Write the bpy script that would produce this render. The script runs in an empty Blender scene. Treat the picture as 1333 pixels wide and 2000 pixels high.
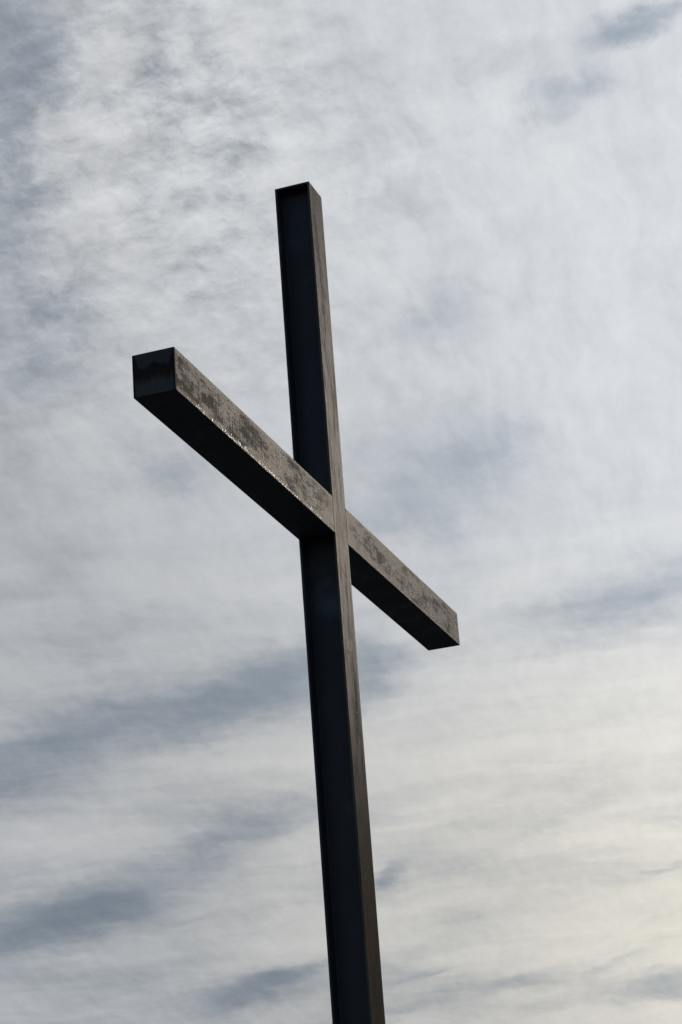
import bpy, bmesh, math, random
from mathutils import Vector, Matrix, noise

R = math.radians
scene = bpy.context.scene
C = scene.collection
SC = 0.30                        # metres per section width

# ------------------------------------------------------------------ camera
cam_d = bpy.data.cameras.new('camera')
cam = bpy.data.objects.new('camera', cam_d); C.objects.link(cam)
YAW, PITCH, ROLL = R(71.99136552), R(20.72419119), R(-4.38886295)
fwd = Vector((math.cos(PITCH)*math.sin(YAW), math.cos(PITCH)*math.cos(YAW), math.sin(PITCH)))
rgt = Vector((math.cos(YAW), -math.sin(YAW), 0)); up = rgt.cross(fwd)
r2 = rgt*math.cos(ROLL) + up*math.sin(ROLL); u2 = up*math.cos(ROLL) - rgt*math.sin(ROLL)
M = Matrix((r2, u2, -fwd)).transposed().to_4x4()
EYE = 1.6
ARM_Z = 19.3042477*SC + EYE      # height of the crossarm's underside
M.translation = Vector((-50.37064764*SC, -16.4068468*SC, EYE))
cam.matrix_world = M
cam_d.sensor_fit = 'VERTICAL'; cam_d.sensor_height = 36.0
cam_d.lens = 4268.379/2000*36.0
cam_d.clip_start = 0.1; cam_d.clip_end = 20000
scene.camera = cam

# ------------------------------------------------------------------ exposure
scene.view_settings.view_transform = 'Standard'; scene.view_settings.look = 'None'
scene.view_settings.exposure = 0.0; scene.view_settings.gamma = 1.0
scene.view_settings.use_curve_mapping = False
scene.cycles.max_bounces = 6

# ------------------------------------------------------------------ sun (veiled by thin cloud)
SUN_AZ, SUN_EL = R(117), R(20.5)
sun_dir = Vector((math.cos(SUN_EL)*math.sin(SUN_AZ), math.cos(SUN_EL)*math.cos(SUN_AZ), math.sin(SUN_EL)))
sl = bpy.data.lights.new('sun', 'SUN'); sl.energy = .5; sl.angle = R(14); sl.color = (1, .86, .70)
so = bpy.data.objects.new('sun', sl); C.objects.link(so)
so.rotation_euler = (-sun_dir).to_track_quat('-Z', 'Y').to_euler()

# ------------------------------------------------------------------ node helper
class N:
    def __init__(s, tree):
        s.t = tree; s.n = tree.nodes; s.l = tree.links
    def put(s, sock, v):
        if isinstance(v, bpy.types.NodeSocket): s.l.new(v, sock)
        elif v is not None:
            if sock.type == 'RGBA' and len(v) == 3: v = (*v, 1)
            sock.default_value = v
    def m(s, op, a, b=None, c=None, clamp=False):
        n = s.n.new('ShaderNodeMath'); n.operation = op; n.use_clamp = clamp
        for i, v in enumerate((a, b, c)):
            if v is not None: s.put(n.inputs[i], v)
        return n.outputs[0]
    def v(s, op, a, b=None, c=None):
        n = s.n.new('ShaderNodeVectorMath'); n.operation = op
        for i, x in enumerate((a, b)):
            if x is not None: s.put(n.inputs[i], x)
        if c is not None: s.put(n.inputs['Scale'], c)
        return n.outputs['Value'] if op in ('DOT_PRODUCT', 'LENGTH') else n.outputs[0]
    def sep(s, a):
        n = s.n.new('ShaderNodeSeparateXYZ'); s.put(n.inputs[0], a); return n.outputs
    def comb(s, x, y, z=0.0):
        n = s.n.new('ShaderNodeCombineXYZ')
        for i, a in enumerate((x, y, z)): s.put(n.inputs[i], a)
        return n.outputs[0]
    def mapping(s, v, loc=(0,0,0), rot=(0,0,0), scl=(1,1,1), kind='POINT'):
        n = s.n.new('ShaderNodeMapping'); n.vector_type = kind
        s.put(n.inputs['Vector'], v); s.put(n.inputs['Location'], loc)
        s.put(n.inputs['Rotation'], rot); s.put(n.inputs['Scale'], scl); return n.outputs[0]
    def noise(s, v, scale, detail=4, rough=.5, dist=0.0, dims='3D', col=False, lac=2.0):
        n = s.n.new('ShaderNodeTexNoise'); n.noise_dimensions = dims
        s.put(n.inputs['Vector'], v); n.inputs['Scale'].default_value = scale
        n.inputs['Detail'].default_value = detail; n.inputs['Roughness'].default_value = rough
        n.inputs['Distortion'].default_value = dist; n.inputs['Lacunarity'].default_value = lac
        return n.outputs['Color' if col else 'Fac']
    def ramp(s, x, a, b, lo=0.0, hi=1.0, smooth=True):
        n = s.n.new('ShaderNodeMapRange'); n.interpolation_type = 'SMOOTHSTEP' if smooth else 'LINEAR'
        for i, y in enumerate((x, a, b, lo, hi)): s.put(n.inputs[i], y)
        return n.outputs[0]
    def mix(s, f, a, b):
        n = s.n.new('ShaderNodeMix'); n.data_type = 'RGBA'
        s.put(n.inputs[0], f); s.put(n.inputs[6], a); s.put(n.inputs[7], b); return n.outputs[2]

def lin(*c):
    return tuple(((x/255)/12.92 if x/255 <= .04045 else ((x/255+.055)/1.055)**2.4) for x in c)

# ------------------------------------------------------------------ sky: Nishita blue under a sheet of high cloud
# gaps (negative) and thick spots (positive) of the cloud sheet:
# azimuth, elevation, half-length, half-width, tilt (degrees), amount
CLOUD_PATCHES = [(62.68, 26.96, 4.333, 1.317, 88.7, -0.42), (63.13, 33.17, 1.692, 1.519, -171.3, -0.5), (63.22, 30.73, 1.421, 0.904, 87.4, -0.45),
    (63.5, 27.48, 2.101, 0.884, 88.2, -0.25), (63.88, 25.1, 0.867, 0.532, -164.3, -0.15), (67.32, 32.04, 0.709, 0.432, 85.7, -0.3),
    (66.1, 31.74, 0.583, 0.18, -172.8, -0.3), (67.18, 29.64, 0.897, 0.398, -161.4, -0.18), (69.94, 31.94, 1.084, 0.284, -174.6, -0.25),
    (71.34, 31.93, 1.389, 0.325, -171.1, -0.2), (74.22, 33.3, 1.409, 0.281, 179.5, -0.22), (75.99, 31.77, 1.851, 0.452, -178.9, -0.3),
    (77.64, 32.5, 0.927, 0.192, 173.9, -0.15), (69.36, 30.34, 0.688, 0.365, 178.0, -0.18), (67.45, 28.97, 0.741, 0.468, -159.7, -0.15),
    (72.69, 33.0, 1.406, 0.385, 176.2, -0.1), (73.29, 31.15, 0.925, 0.52, 176.4, -0.15), (81.44, 32.46, 0.79, 0.255, -178.3, -1.15),
    (82.77, 32.61, 0.753, 0.191, -176.3, -0.2), (80.05, 30.96, 0.696, 0.31, -179.3, -0.65), (79.15, 30.25, 0.605, 0.259, 177.3, -0.5),
    (74.74, 28.87, 0.909, 0.329, 179.3, -0.2), (73.53, 29.03, 0.759, 0.263, 175.7, -0.12), (64.36, 31.05, 0.407, 0.216, 156.7, 0.25),
    (64.94, 30.21, 0.718, 0.547, 156.1, 0.35), (65.64, 32.39, 0.916, 0.388, -165.2, 0.3), (66.2, 32.9, 1.045, 0.53, -154.8, 0.45),
    (64.37, 31.18, 0.51, 0.296, 157.8, 0.35), (64.71, 28.12, 1.023, 0.535, -156.2, 0.35), (66.46, 30.31, 0.913, 0.78, -177.3, 0.15),
    (77.9, 30.98, 0.442, 0.215, -158.6, 0.25), (69.08, 28.52, 1.961, 0.791, -174.2, 0.15), (78.67, 28.8, 0.9, 0.327, 177.7, 0.12),
    (75.55, 32.0, 0.928, 0.258, 174.9, 0.1), (74.94, 25.9, 0.813, 0.347, -172.1, -0.34), (75.82, 26.38, 0.52, 0.239, 174.8, -0.2),
    (73.93, 25.41, 0.887, 0.293, 175.4, -0.18), (75.55, 25.27, 1.622, 0.4, 179.2, -0.16), (75.99, 21.94, 0.605, 0.321, -176.4, -0.36),
    (74.13, 21.5, 1.865, 0.808, -166.6, -0.5), (74.63, 20.65, 1.426, 0.539, -166.5, -0.32), (73.11, 23.06, 0.856, 0.684, -155.3, -0.12),
    (75.87, 22.82, 0.854, 0.191, 151.3, -0.15), (67.1, 22.28, 0.864, 0.455, -173.4, -0.6), (64.93, 26.14, 1.314, 0.532, -163.7, -0.2),
    (75.04, 23.3, 0.669, 0.437, 83.5, -0.12), (68.82, 26.81, 0.745, 0.398, 177.8, -0.12), (64.3, 19.9, 0.773, 0.293, -177.0, -0.12),
    (63.72, 19.26, 1.254, 0.293, -172.1, -0.15), (66.89, 17.94, 2.377, 0.294, -175.1, -0.22), (64.09, 17.65, 1.519, 0.399, -172.4, -0.22),
    (68.32, 15.99, 2.63, 0.693, -171.8, -0.62), (70.18, 16.75, 1.531, 0.509, -164.7, -0.5), (63.21, 15.3, 1.625, 0.527, -174.4, -0.45),
    (65.53, 15.47, 2.054, 0.596, -174.9, -0.35), (72.43, 16.79, 0.744, 0.69, 129.6, -0.55), (62.63, 13.75, 1.47, 0.589, -174.6, -0.4),
    (63.19, 14.51, 1.615, 0.526, -172.5, -0.25), (65.75, 14.01, 1.219, 0.211, -168.3, -0.2), (69.37, 12.88, 1.356, 0.344, -164.4, -0.5),
    (67.57, 12.14, 2.149, 0.553, -164.0, -0.48), (65.77, 11.0, 1.719, 0.34, -161.6, -0.3), (62.7, 10.31, 1.297, 0.311, -163.0, -0.45),
    (64.3, 10.82, 1.97, 0.443, -163.3, -0.38), (62.6, 11.86, 0.787, 0.261, -164.9, -0.3), (68.7, 8.44, 1.119, 0.244, -168.3, -0.85),
    (69.66, 8.82, 0.595, 0.129, -167.5, -0.45), (64.64, 9.26, 2.484, 0.899, -171.7, -0.4), (63.45, 8.56, 1.554, 0.509, -173.5, -0.3),
    (69.56, 11.55, 1.077, 0.131, -166.3, -0.15), (66.59, 8.38, 0.787, 0.32, -174.1, -0.15), (80.58, 18.22, 1.8, 0.557, -173.4, -0.48),
    (79.09, 17.52, 1.803, 0.452, -172.9, -0.35), (72.65, 12.85, 0.817, 0.264, -170.0, -0.45), (72.47, 11.15, 0.428, 0.158, -147.6, -0.75),
    (73.9, 11.5, 1.486, 0.314, -170.1, -0.25), (76.38, 11.94, 0.945, 0.078, -165.8, -0.22), (77.73, 12.54, 0.608, 0.183, -166.1, -0.3),
    (79.75, 11.97, 0.931, 0.117, 174.1, -0.35), (77.92, 11.28, 0.937, 0.104, -175.7, -0.25), (79.74, 10.81, 0.797, 0.077, -169.2, -0.4),
    (74.0, 9.66, 1.469, 0.284, -171.0, -0.3), (73.25, 8.75, 0.597, 0.077, -163.2, -0.4), (76.54, 8.42, 1.98, 0.179, -173.3, -0.32),
    (78.27, 8.59, 0.79, 0.076, -167.7, -0.2), (79.23, 7.86, 1.043, 0.253, -175.5, -0.5), (75.02, 9.19, 1.197, 0.257, -175.0, -0.15),
    (72.31, 8.76, 0.797, 0.321, -174.7, -0.15), (72.4, 19.89, 0.565, 0.339, -157.4, -0.25), (74.86, 18.74, 0.606, 0.562, 114.5, -0.22),
    (76.42, 17.39, 2.095, 0.294, -172.1, -0.12), (68.51, 14.52, 2.195, 0.292, -171.8, 0.3), (64.38, 13.68, 2.019, 0.237, -172.8, 0.2),
    (65.57, 9.46, 1.576, 0.181, -169.6, 0.2), (76.05, 13.95, 3.556, 2.112, -177.3, 0.25), (77.66, 10.13, 3.456, 1.548, -177.3, 0.18),
    (64.97, 31.11, 1.213, 0.876, 56.6, 0.15), (70.81, 32.99, 1.873, 0.513, -175.0, 0.2), (67.38, 27.66, 1.943, 0.528, -173.3, 0.15),
    (70.57, 14.39, 1.649, 0.372, -169.5, 0.25), (65.84, 16.25, 0.965, 0.186, -174.9, 0.2), (68.38, 19.6, 1.845, 0.804, -178.4, 0.15),
    (74.68, 14.07, 1.372, 0.529, -175.2, 0.1), (73.42, 15.38, 0.693, 0.293, -175.0, 0.15), (70.26, 9.81, 0.801, 0.259, -174.4, 0.15),
    (63.68, 12.53, 1.732, 0.339, -174.8, 0.15), (66.26, 9.94, 2.109, 0.182, -165.7, 0.12), (77.32, 19.18, 2.536, 0.535, -171.6, 0.12),
    (77.6, 9.61, 1.856, 0.514, -175.4, 0.08)]
w = bpy.data.worlds.new('World'); scene.world = w; w.use_nodes = True
g = N(w.node_tree); g.n.clear()
tc = g.n.new('ShaderNodeTexCoord').outputs['Generated']
d = g.v('NORMALIZE', tc)
dx, dy, dz = g.sep(d)
az = g.m('MULTIPLY', g.m('ARCTAN2', dx, dy), 180/math.pi)
el = g.m('MULTIPLY', g.m('ARCSINE', dz), 180/math.pi)
# the cloud sheet seen in perspective (flattened towards the horizon)
den = g.m('ADD', g.m('MAXIMUM', dz, 0.0), 0.22)
sheet = g.comb(g.m('DIVIDE', dx, den), g.m('DIVIDE', dy, den))
ae = g.comb(az, el)
# warp so that no patch keeps a smooth outline
wn = g.v('SUBTRACT', g.noise(sheet, 7.0, 6, .62, col=True), (.5, .5, .5))
wn2 = g.v('SUBTRACT', g.noise(sheet, 30.0, 4, .65, col=True), (.5, .5, .5))
wk = g.ramp(el, 10, 26, .38, 1.0)
aew = g.v('ADD', ae, g.v('SCALE', g.v('ADD', g.v('MULTIPLY', wn, (4.4, 2.6, 0)), g.v('MULTIPLY', wn2, (1.4, 1.0, 0))), None, wk))
ax_, ay_, _z = g.sep(aew)
tot = g.m('MULTIPLY', ax_, 0.0)
for a_, e_, s1, s2, t_, amp in CLOUD_PATCHES:      # the running total rides along in z
    p = g.mapping(g.comb(ax_, ay_, tot), (a_, e_, 0), (0, 0, R(t_)), (s1*1.1, s2*1.1, 1), 'TEXTURE')
    px, py, pz = g.sep(p)
    r = g.m('MULTIPLY_ADD', px, px, g.m('MULTIPLY', py, py))
    gsn = g.m('EXPONENT', g.m('MULTIPLY', r, -.5))
    tot = g.m('MULTIPLY_ADD', gsn, amp, pz)
# streaky fibres drawn out by the wind, and finer mottling higher up
WIND = R(-38)
wv = g.mapping(g.v('ADD', sheet, g.v('MULTIPLY', wn, (.07, .07, 0))), (0, 0, 0), (0, 0, WIND), (1.0, 3.2, 1))
fib = g.m('SUBTRACT', g.noise(wv, 6.0, 8, .60), .5)
fib2 = g.m('SUBTRACT', g.noise(g.mapping(wv, (3.1, 1.7, 0), (0, 0, .25), (1, 1.3, 1)), 17.0, 6, .62), .5)
mv = g.mapping(g.v('ADD', ae, g.v('MULTIPLY', wn2, (.55, .5, 0))), (0, 0, 0), (0, 0, R(-32)), (.42, 1.0, 1))
mot = g.m('SUBTRACT', g.noise(mv, 1.15, 9, .68), .5)
big = g.m('SUBTRACT', g.noise(sheet, 3.0, 3, .5), .5)
upper = g.ramp(el, 17, 27)
leftw = g.ramp(az, 76, 68)
mw = g.m('MULTIPLY', g.m('MULTIPLY_ADD', leftw, .70, .30), g.m('MULTIPLY_ADD', upper, .88, .12))
# long low streaks, tilted by the wind, that take over near the horizon
sv = g.mapping(g.v('ADD', ae, g.v('MULTIPLY', wn, (2.0, 1.1, 0))), (0, 0, 0), (0, 0, R(-13)), (.20, 1.0, 1))
st = g.m('SUBTRACT', g.noise(sv, .60, 7, .58), .5)
st2 = g.m('SUBTRACT', g.noise(g.mapping(sv, (5, 3, 0), (0, 0, 0), (1, 1.6, 1)), 1.7, 5, .55), .5)
# where the sheet breaks into fine cloudlets: strongest in the thin, high part of it
pq = g.mapping(aew, (67.6, 30.6, 0), (0, 0, R(25)), (4.2, 3.4, 1), 'TEXTURE')
pr = g.v('DOT_PRODUCT', pq, pq)
patch = g.m('MULTIPLY_ADD', g.m('EXPONENT', g.m('MULTIPLY', pr, -.5)), 1.0, .48)
pq2 = g.mapping(aew, (75.5, 30.2, 0), (0, 0, R(20)), (3.2, 1.2, 1), 'TEXTURE')
patch = g.m('MULTIPLY_ADD', g.m('EXPONENT', g.m('MULTIPLY', g.v('DOT_PRODUCT', pq2, pq2), -.5)), .45, patch)
mw = g.m('MULTIPLY', mw, patch)
fu = g.m('MULTIPLY_ADD', g.m('MULTIPLY', upper, patch), .62, .26)
c = g.m('MULTIPLY_ADD', g.m('MULTIPLY', fib, fu), 1.45, 0.82)
c = g.m('MULTIPLY_ADD', g.m('MULTIPLY', fib2, fu), .85, c)
c = g.m('MULTIPLY_ADD', g.m('MULTIPLY', st, g.ramp(el, 25, 14)), 1.75, c)
c = g.m('MULTIPLY_ADD', g.m('MULTIPLY', st2, g.ramp(el, 24, 12)), .60, c)
c = g.m('MULTIPLY_ADD', big, .35, c)
c = g.m('MULTIPLY_ADD', g.m('MULTIPLY', mot, mw), 1.9, c)
c = g.m('ADD', c, tot)
# thick cloud saturates softly, thin cloud never opens fully on this side
cov = g.m('DIVIDE', 1.0, g.m('ADD', 1.0, g.m('EXPONENT', g.m('MULTIPLY_ADD', c, -3.1, 1.02))))
side = g.v('DOT_PRODUCT', d, (math.sin(R(88)), math.cos(R(88)), .0))
front = g.ramp(g.m('MULTIPLY_ADD', big, .6, side), -.45, .35)
cov = g.m('MULTIPLY', cov, front)
# light in the cloud: strongest and warmest towards the sun, dimmer and cooler away from it
cosS = g.v('DOT_PRODUCT', d, tuple(sun_dir))
ang = g.m('MULTIPLY', g.m('ARCCOSINE', g.m('MINIMUM', cosS, .99999)), 180/math.pi)
near = g.ramp(ang, 49, 27)
glow = g.m('EXPONENT', g.m('DIVIDE', ang, -12.0))
low = g.ramp(el, 25, 10)
warm = g.m('MULTIPLY', g.ramp(el, 21, 8.5), g.ramp(ang, 54, 33))
ccol = g.mix(warm, lin(221, 223, 226), lin(249, 243, 229))
left_dim = g.ramp(g.m('MULTIPLY_ADD', low, 5.0, ang), 54, 32, g.m('MULTIPLY_ADD', low, -.07, .73), 1.0)
lum = g.m('MULTIPLY', left_dim, g.m('MULTIPLY_ADD', glow, .75, 1.0))
lum = g.m('MULTIPLY', lum, g.ramp(side, -.6, .6, .55, 1.0))
tex = g.m('MULTIPLY_ADD', g.m('MULTIPLY', mot, mw), .75, 1.0)
tex = g.m('MULTIPLY_ADD', fib2, .14, tex)
tex = g.m('MULTIPLY_ADD', g.m('MULTIPLY', g.m('MULTIPLY_ADD', st2, .7, st), low), .24, tex)
lum = g.m('MULTIPLY', lum, tex)
cloudcol = g.v('SCALE', ccol, None, lum)
thin = g.mix(g.ramp(el, 12, 28), lin(137, 152, 168), lin(146, 158, 172))
thin = g.v('SCALE', thin, None, g.m('MULTIPLY', lum, 1.0))
veil = g.mix(cov, thin, cloudcol)
sky = g.n.new('ShaderNodeTexSky'); sky.sky_type = 'NISHITA'; sky.sun_disc = False
sky.sun_elevation = SUN_EL; sky.sun_rotation = SUN_AZ; sky.air_density = 1.0; sky.dust_density = .6
b1 = g.n.new('ShaderNodeBackground'); g.l.new(sky.outputs[0], b1.inputs[0]); b1.inputs[1].default_value = .055
b2 = g.n.new('ShaderNodeBackground'); g.l.new(veil, b2.inputs[0]); b2.inputs[1].default_value = 1.0
mx = g.n.new('ShaderNodeMixShader'); g.l.new(front, mx.inputs[0])
g.l.new(b1.outputs[0], mx.inputs[1]); g.l.new(b2.outputs[0], mx.inputs[2])
wo = g.n.new('ShaderNodeOutputWorld'); g.l.new(mx.outputs[0], wo.inputs[0])
w.cycles.sampling_method = 'MANUAL'; w.cycles.sample_map_resolution = 512

# ------------------------------------------------------------------ materials
def newmat(name):
    m = bpy.data.materials.new(name); m.use_nodes = True
    k = N(m.node_tree); k.n.clear()
    b = k.n.new('ShaderNodeBsdfPrincipled'); o = k.n.new('ShaderNodeOutputMaterial')
    k.l.new(b.outputs[0], o.inputs[0]); return m, k, b
def bump(k, b, h, strength, dist):
    n = k.n.new('ShaderNodeBump'); n.inputs['Strength'].default_value = strength
    n.inputs['Distance'].default_value = dist; k.l.new(h, n.inputs['Height']); k.l.new(n.outputs[0], b.inputs['Normal'])

def patina(name, axis):
    """Weathered bare steel face; object coords in metres, long axis 0 = x, 2 = z. Stored 'across' runs 0..1 over the width."""
    m, k, b = newmat(name)
    oc = k.n.new('ShaderNodeTexCoord').outputs['Object']
    at = k.n.new('ShaderNodeAttribute'); at.attribute_name = 'across'; ac = at.outputs['Fac']
    scl = (.85, 1, 2.8) if axis == 0 else (2.6, 1, .42)
    v = k.mapping(oc, (0, 0, 0), (0, R(-14) if axis == 0 else 0, 0), scl)
    blot = k.noise(v, 2.3 if axis == 0 else 3.4, 12, .74, .12)
    blot2 = k.noise(k.mapping(v, (4.3, 0, 2.2)), 8.5, 10, .76, .05)
    speck = k.noise(k.mapping(oc, (0, 0, 0), (0, 0, 0), (1, 1, .6)), 75, 6, .75)
    drip = k.noise(k.mapping(oc, (0, 0, 0), (0, 0, 0), (38, 38, 5.5)), 1.0, 5, .65)
    edge = k.m('ABSOLUTE', k.m('SUBTRACT', k.m('MULTIPLY_ADD', k.m('SUBTRACT', blot2, .5), .22, ac), .5))
    edge = k.ramp(edge, .36, .50)
    brk = k.m('MULTIPLY_ADD', k.m('SUBTRACT', speck, .5), .34, k.m('MULTIPLY', k.m('SUBTRACT', drip, .5), .16))
    dark = k.ramp(k.m('ADD', blot, brk), .47, .58)
    dark2 = k.ramp(k.m('ADD', blot2, brk), .52, .64)
    tan, grey, deep = (.160, .118, .080), (.090, .071, .053), (.026, .023, .020)
    col = k.mix(k.ramp(blot2, .38, .62), tan, grey)
    px_, py_, pz_ = k.sep(oc)
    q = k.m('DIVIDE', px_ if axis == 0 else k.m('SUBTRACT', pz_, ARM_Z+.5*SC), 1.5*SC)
    join = k.m('EXPONENT', k.m('MULTIPLY', k.m('MULTIPLY', q, q), -1.0))     # paler, smoother and less blotched round the welded joint
    wide = k.ramp(k.noise(oc, .9, 2, .5), .38, .62, .45, 1.0)
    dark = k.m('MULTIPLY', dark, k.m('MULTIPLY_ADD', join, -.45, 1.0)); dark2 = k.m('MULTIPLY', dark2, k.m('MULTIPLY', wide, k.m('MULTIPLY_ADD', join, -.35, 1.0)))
    df = k.m('MULTIPLY', k.m('MAXIMUM', dark, k.m('MULTIPLY', dark2, .75)), k.m('SUBTRACT', 1.0, k.m('MULTIPLY', edge, .75)))
    col = k.mix(k.m('MULTIPLY', df, .85), col, deep)
    col = k.mix(k.m('MULTIPLY', edge, .80), col, (.150, .128, .104))
    col = k.mix(k.ramp(drip, .42, .68, 0, .45), col, (.045, .041, .037))
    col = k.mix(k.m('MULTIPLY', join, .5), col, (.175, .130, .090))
    col = k.mix(k.ramp(speck, .60, .74, 0, .45), col, (.19, .18, .165))
    k.l.new(col, b.inputs['Base Color'])
    b.inputs['Metallic'].default_value = 0.0
    b.inputs['Specular IOR Level'].default_value = .02
    b.inputs['Specular Tint'].default_value = (1.0, .90, .78, 1)
    ro = k.m('MULTIPLY_ADD', df, .25, k.m('MULTIPLY_ADD', edge, -.05, k.m('MULTIPLY_ADD', k.m('SUBTRACT', blot2, .5), .22, .225)))
    ro = k.m('MULTIPLY_ADD', k.m('SUBTRACT', k.m('MULTIPLY_ADD', speck, .5, k.m('MULTIPLY', drip, .5)), .5), .50, ro)
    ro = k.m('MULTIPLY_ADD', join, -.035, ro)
    k.l.new(k.m('MAXIMUM', ro, .17), b.inputs['Roughness'])
    h = k.m('MULTIPLY_ADD', blot2, .7, k.m('MULTIPLY_ADD', speck, .35, k.m('MULTIPLY', drip, .4)))
    bump(k, b, h, .42, .003)
    return m
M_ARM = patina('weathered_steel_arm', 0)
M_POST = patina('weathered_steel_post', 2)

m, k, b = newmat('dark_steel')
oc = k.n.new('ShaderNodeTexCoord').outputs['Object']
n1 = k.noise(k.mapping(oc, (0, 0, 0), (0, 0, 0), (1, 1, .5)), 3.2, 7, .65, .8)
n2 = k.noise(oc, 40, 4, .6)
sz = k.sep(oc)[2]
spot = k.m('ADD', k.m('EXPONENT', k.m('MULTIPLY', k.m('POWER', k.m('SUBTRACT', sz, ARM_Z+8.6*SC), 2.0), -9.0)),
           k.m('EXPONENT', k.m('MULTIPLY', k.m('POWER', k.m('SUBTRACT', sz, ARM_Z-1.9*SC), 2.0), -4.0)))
pale_blue = k.ramp(k.m('MULTIPLY_ADD', spot, .16, n1), .58, .82)  # paler blue in random patches, stronger at set heights
col = k.mix(pale_blue, (.048, .049, .066), (.085, .106, .155))
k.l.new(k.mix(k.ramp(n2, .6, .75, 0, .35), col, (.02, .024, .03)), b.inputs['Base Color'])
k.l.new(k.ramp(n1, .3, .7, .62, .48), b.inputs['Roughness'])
b.inputs['Specular IOR Level'].default_value = .28
bump(k, b, k.m('MULTIPLY_ADD', n1, .5, k.m('MULTIPLY', n2, .3)), .18, .003)
M_DARK = m

m, k, b = newmat('stained_end_plate')
oc = k.n.new('ShaderNodeTexCoord').outputs['Object']
ex, ey, ez = k.sep(oc)       # local: y 0..1 back to front, z 0..1 bottom to top (scaled by SC)
Y = k.m('DIVIDE', ey, SC); Z = k.m('DIVIDE', ez, SC)
wav = k.m('SUBTRACT', k.noise(k.comb(Y, 0.0, 0.0), 3.2, 1, .4), .5)
fine = k.m('SUBTRACT', k.noise(k.comb(Y, 0.0, Z), 13, 5, .6), .5)
# distance below the scallop: higher at the sides, hanging in the middle
yy = k.m('ABSOLUTE', k.m('SUBTRACT', Y, .5))
bound = k.m('MULTIPLY_ADD', k.ramp(yy, .34, .49), .34, .68)
bound = k.m('ADD', bound, k.m('MULTIPLY_ADD', wav, .42, k.m('MULTIPLY', fine, .05)))
top = k.ramp(k.m('SUBTRACT', Z, bound), -.03, .04)
streak = k.noise(k.comb(k.m('MULTIPLY', Y, 34.0), 0.0, k.m('MULTIPLY', Z, 1.5)), 1.0, 4, .6)
lowb = k.m('MULTIPLY_ADD', k.m('SUBTRACT', streak, .5), .30, k.m('MULTIPLY_ADD', wav, .25, .44))
bot = k.m('MULTIPLY', k.ramp(k.m('SUBTRACT', lowb, Z), -.03, .20), k.ramp(yy, .50, .40))
clean = (.056, .062, .078); rust = (.012, .0050, .0036); lower = (.078, .082, .084)
col = k.mix(top, rust, clean)
col = k.mix(k.m('MULTIPLY', bot, k.ramp(streak, .30, .60, .82, 1.0)), col, lower)
rst = k.m('MULTIPLY', k.ramp(k.m('ABSOLUTE', k.m('SUBTRACT', Z, .36)), .20, .02), k.ramp(streak, .48, .68, 0, .6))
col = k.mix(rst, col, (.15, .065, .020))
k.l.new(col, b.inputs['Base Color']); b.inputs['Roughness'].default_value = .55
b.inputs['Specular IOR Level'].default_value = .25
bump(k, b, streak, .15, .002)
M_END = m

m, k, b = newmat('bright_scale')
b.inputs['Base Color'].default_value = (.47, .50, .52, 1); b.inputs['Roughness'].default_value = .38
b.inputs['Metallic'].default_value = 1.0
M_CHIP = m
m, k, b = newmat('weld_steel')
b.inputs['Base Color'].default_value = (.26, .20, .14, 1); b.inputs['Roughness'].default_value = .45; b.inputs['Metallic'].default_value = .8
M_WELD = m

m, k, b = newmat('gravel_and_woodland_ground')
oc = k.n.new('ShaderNodeTexCoord').outputs['Object']
lawn = k.mix(k.noise(oc, .35, 9, .6), (.060, .062, .060), (.110, .108, .104))
wood = k.mix(k.noise(oc, .12, 9, .7), (.010, .014, .008), (.028, .032, .018))
k.l.new(k.mix(k.ramp(k.sep(oc)[2], 1.0, 8.0), lawn, wood), b.inputs['Base Color'])
b.inputs['Roughness'].default_value = .95; b.inputs['Specular IOR Level'].default_value = .1
bump(k, b, k.noise(oc, 12, 6, .7), .6, .05)
M_GRASS = m

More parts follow.
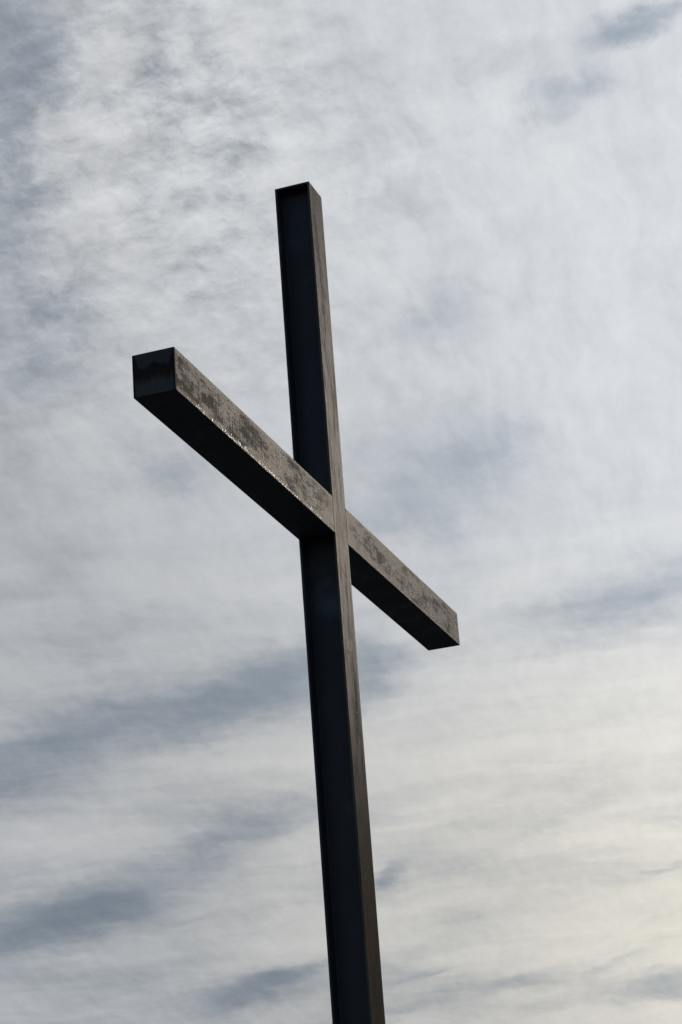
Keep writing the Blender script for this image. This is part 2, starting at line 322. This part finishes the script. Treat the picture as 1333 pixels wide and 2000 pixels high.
# ------------------------------------------------------------------ mesh helpers
def link(name, bm, mat, parent=None, bevel=0.0, loc=(0, 0, 0)):
    me = bpy.data.meshes.new(name); bm.normal_update(); bm.to_mesh(me); bm.free()
    me.materials.append(mat)
    o = bpy.data.objects.new(name, me); C.objects.link(o); o.location = loc
    if parent: o.parent = parent
    if bevel:
        mo = o.modifiers.new('edge', 'BEVEL'); mo.width = bevel; mo.segments = 2; mo.limit_method = 'ANGLE'; mo.angle_limit = R(40)
    return o
def box(bm, a, b_):
    vs = [bm.verts.new((x, y, z)) for x in (a[0], b_[0]) for y in (a[1], b_[1]) for z in (a[2], b_[2])]
    for f in ((0,1,3,2),(4,6,7,5),(0,4,5,1),(2,3,7,6),(0,2,6,4),(1,5,7,3)):
        bm.faces.new([vs[i] for i in f])
def plate(name, a, b_, axis, mat, parent, bevel, seed):
    """A long flat bar, finely cut along its length so its long edges can wander a millimetre or two; carries 'across'."""
    bm = bmesh.new()
    L0, L1 = a[axis], b_[axis]; n = max(8, int((L1-L0)/.03)); oa = 2 if axis == 0 else 0
    rings = []
    for i in range(n+1):
        t = L0 + (L1-L0)*i/n; ring = []
        for (yy_, c_) in ((a[1], a[oa]), (a[1], b_[oa]), (b_[1], b_[oa]), (b_[1], a[oa])):
            p = [0, 0, 0]; p[axis] = t; p[1] = yy_
            j = .0016*noise.noise(Vector((t*5.0, c_*9+seed, yy_*7))) + .0009*noise.noise(Vector((t*21.0, c_*9+seed, yy_*7)))
            p[oa] = c_ + (j if 0 < i < n else 0); ring.append(bm.verts.new(p))
        rings.append(ring)
    for i in range(n):
        for q in range(4):
            bm.faces.new((rings[i][q], rings[i][(q+1) % 4], rings[i+1][(q+1) % 4], rings[i+1][q]))
    bm.faces.new(rings[0][::-1]); bm.faces.new(rings[-1])
    bmesh.ops.recalc_face_normals(bm, faces=bm.faces)
    o = link(name, bm, mat, parent, bevel)
    at = o.data.attributes.new('across', 'FLOAT', 'POINT')
    at.data.foreach_set('value', [(v.co[oa]-a[oa])/(b_[oa]-a[oa]) for v in o.data.vertices])
    return o
def thing(name, label, cat, loc=(0, 0, 0)):
    o = bpy.data.objects.new(name, None); C.objects.link(o); o.location = loc
    o['label'] = label; o['category'] = cat; return o

# ------------------------------------------------------------------ ground
bm = bmesh.new(); NR = 240
rings = []
for i, rad in enumerate((0, 5, 15, 40, 90, 130, 180, 225, 280, 350, 600, 900, 1300, 1900, 3000, 6000)):
    ring = []
    for j in range(NR):
        if rad == 0: continue
        a = 2*math.pi*j/NR
        az_ = math.degrees(math.atan2(math.cos(a), math.sin(a))) % 360       # clockwise from +Y
        low_ = 22*max(0, noise.noise(Vector((math.cos(a)*2.2, math.sin(a)*2.2, rad/900))) + .3)*min(1, max(0, rad-180)/700)
        rise = min(1, max(0, (az_-86)/7))*min(1, max(0, (165-az_)/25))          # unseen wooded hillside added so the front face reflects dark lower down
        far = min(1, max(0, rad-90)/230)
        added_hill = (84+14*noise.noise(Vector((a*5, rad/150, 2))))*(3*rise**2-2*rise**3)*(3*far**2-2*far**3) if rad < 3000 else 0
        h = low_ + added_hill
        ring.append(bm.verts.new((rad*math.cos(a), rad*math.sin(a), h)))
    if rad == 0: ring = [bm.verts.new((0, 0, 0))]
    rings.append(ring)
for i in range(len(rings)-1):
    A, B = rings[i], rings[i+1]
    for j in range(NR):
        if len(A) == 1: bm.faces.new((A[0], B[j], B[(j+1) % NR]))
        else: bm.faces.new((A[j], B[j], B[(j+1) % NR], A[(j+1) % NR]))
bmesh.ops.recalc_face_normals(bm, faces=bm.faces)
ground = link('ground', bm, M_GRASS); ground['kind'] = 'structure'; ground['label'] = 'dark grey gravel clearing with low wooded hills and an unseen slope added to darken reflections'
ground.data.polygons.foreach_set('use_smooth', [True]*len(ground.data.polygons))

# ------------------------------------------------------------------ the cross
W = 1.0*SC; D = 1.0*SC; H = 1.0129*SC          # section and arm depth
ARM = 10.668*SC; TOP = ARM_Z + 10.2426*SC
x0, x1 = -.506*SC, .506*SC
T = .058*SC                                    # plate thickness
REC = .40*SC                                   # how deep the side panels sit
BEV = .003
zA0, zA1 = ARM_Z, ARM_Z + H

cross = thing('steel_cross', 'tall dark weathered steel cross with square box crossarm against a cloudy sky', 'cross')

def web(z0, z1):
    bm = bmesh.new(); box(bm, (x0+REC, T, z0), (x1-REC, D-T, z1)); return bm
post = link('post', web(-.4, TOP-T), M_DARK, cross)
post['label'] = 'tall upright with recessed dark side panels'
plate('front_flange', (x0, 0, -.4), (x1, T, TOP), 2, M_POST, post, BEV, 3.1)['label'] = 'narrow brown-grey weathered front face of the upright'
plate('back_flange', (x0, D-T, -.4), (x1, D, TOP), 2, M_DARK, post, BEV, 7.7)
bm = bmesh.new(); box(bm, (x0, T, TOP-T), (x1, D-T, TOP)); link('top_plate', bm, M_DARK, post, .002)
# fillets between panel and flanges
bm = bmesh.new()
for (yb, s) in ((T, 1), (D-T, -1)):
    for xs, q in ((x0+REC, -1), (x1-REC, 1)):
        for (za, zb) in ((-.4, zA0), (zA1, TOP-T)):
            r_ = .045*SC; prof = [(xs, yb), (xs+q*r_, yb)] + [(xs+q*r_*(1-math.sin(t)), yb+s*r_*(1-math.cos(t))) for t in (R(30), R(60))] + [(xs, yb+s*r_)]
            lo = [bm.verts.new((p[0], p[1], za)) for p in prof]; hi = [bm.verts.new((p[0], p[1], zb)) for p in prof]
            for i in range(len(prof)):
                bm.faces.new((lo[i], lo[(i+1) % 5], hi[(i+1) % 5], hi[i]))
bmesh.ops.recalc_face_normals(bm, faces=bm.faces)
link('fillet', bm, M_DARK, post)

def arm(sign, label):
    a, b_ = (-ARM, x0) if sign < 0 else (x1, ARM)
    e = T*.6
    ai, bi = (a+e, b_) if sign < 0 else (a, b_-e)
    bm = bmesh.new(); box(bm, (ai, T, zA0), (bi, D, zA1))
    o = link('crossarm', bm, M_DARK, cross, BEV); o['label'] = label
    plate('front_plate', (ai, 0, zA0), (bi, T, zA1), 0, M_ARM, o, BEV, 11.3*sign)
    bm = bmesh.new(); box(bm, (0, 0, 0), (e, D, H))
    ep = link('end_plate', bm, M_END, o, BEV, (a if sign < 0 else bi, 0, zA0))
    if sign < 0: ep['label'] = 'dark blue-grey end plate with a scalloped rust stain'
    return o
left = arm(-1, 'nearer crossarm with bright chips along its lower front edge')
right = arm(1, 'farther crossarm with a pale worn lower front edge')

# weld beads where the crossarms butt against the upright
def bead(z0, z1, x, parent, vertical=True):
    bm = bmesh.new(); rnd = random.Random(int(x*1000)); n = 60; prev = None
    for i in range(n+1):
        z = z0+(z1-z0)*i/n; rr = .0034+.0012*rnd.random()
        ring = [bm.verts.new((x+rr*1.3*math.cos(t), -.0006-rr*math.sin(t)*.6, z)) for t in (0, .8, 1.57, 2.34, math.pi)]
        if prev:
            for q in range(4): bm.faces.new((prev[q], prev[q+1], ring[q+1], ring[q]))
        prev = ring
    bmesh.ops.recalc_face_normals(bm, faces=bm.faces)
    link('weld_bead', bm, M_WELD, parent)
bead(zA0+.004, zA1-.004, x0, left); bead(zA0+.004, zA1-.004, x1, right)

# chips of bright scale lifting off the lower front edge of the nearer crossarm
rnd = random.Random(5); bm = bmesh.new()
def chip(x, z, s, tall):
    n = rnd.randint(4, 6); c0 = Vector((x, -.0008, z)); pts = []
    tilt = rnd.uniform(.2, .9)
    for i in range(n):
        a = 2*math.pi*i/n + rnd.uniform(-.3, .3); r_ = s*rnd.uniform(.5, 1.1)
        u_, v_ = r_*math.cos(a), r_*math.sin(a)*tall
        pts.append(bm.verts.new(c0 + Vector((u_, -.0012 - tilt*.14*(s - u_)*.6, v_))))
    cap = bm.faces.new(pts)
    back = [bm.verts.new(c0 + Vector((p.co.x-c0.x, .0015, p.co.z-c0.z))) for p in pts]
    for i in range(n): bm.faces.new((pts[i], back[i], back[(i+1) % n], pts[(i+1) % n]))
# runs of chips: distance from the free end, share of the visible flecks of each run
for (u0, u1, cnt, big_) in ((.06, .10, 7, .8), (.10, .16, 16, 1.0), (.195, .235, 12, 1.3), (.235, .34, 36, 1.2), (.34, .42, 30, 1.3), (.42, .50, 26, 1.0),
                            (.50, .66, 70, 1.1), (.66, .75, 38, 1.0), (.79, .83, 14, 1.0), (.86, .875, 6, 1.1), (.885, .90, 6, 1.1)):
    for _ in range(cnt):
        u = rnd.uniform(u0, u1); x = -ARM + u*(ARM+x0)
        cl = .5+.5*noise.noise(Vector((x*9, 0, 3)))
        if rnd.random() > cl*2.2: continue
        z = zA0 + .004 + abs(rnd.gauss(0, .011*big_))
        chip(x, z, rnd.uniform(.002, .0062)*big_, rnd.uniform(.7, 1.8))
bmesh.ops.recalc_face_normals(bm, faces=bm.faces)
fl = link('scale_chips', bm, M_CHIP, left)
fl['label'] = 'row of bright chips along the lower edge'; fl['kind'] = 'stuff'

# a few loose scratches and a speck on the upright's front
for (xx, zz, dxx, dzz, wd) in ((-.25, -.85, .35, -.20, .004), (-.22, -3.05, .30, -.22, .005), (.12, -4.62, .05, .03, .010), (-.3, -8.9, .2, .3, .003)):
    bm = bmesh.new(); p0 = Vector((xx*SC, -.0012, zA0+zz*SC)); n = 6; prev = None
    for i in range(n+1):
        t = i/n; p = p0 + Vector((dxx*SC*t, 0, dzz*SC*(t**1.4))); wv_ = wd*SC*4*math.sin(math.pi*min(max(t, .06), .94))*.25+.0006
        r4 = [bm.verts.new(p + Vector(o_)) for o_ in ((0, 0, wv_), (0, -.0012, 0), (0, 0, -wv_))]
        if prev:
            for q in range(2): bm.faces.new((prev[q], prev[q+1], r4[q+1], r4[q]))
        prev = r4
    link('scratch', bm, M_CHIP, post)
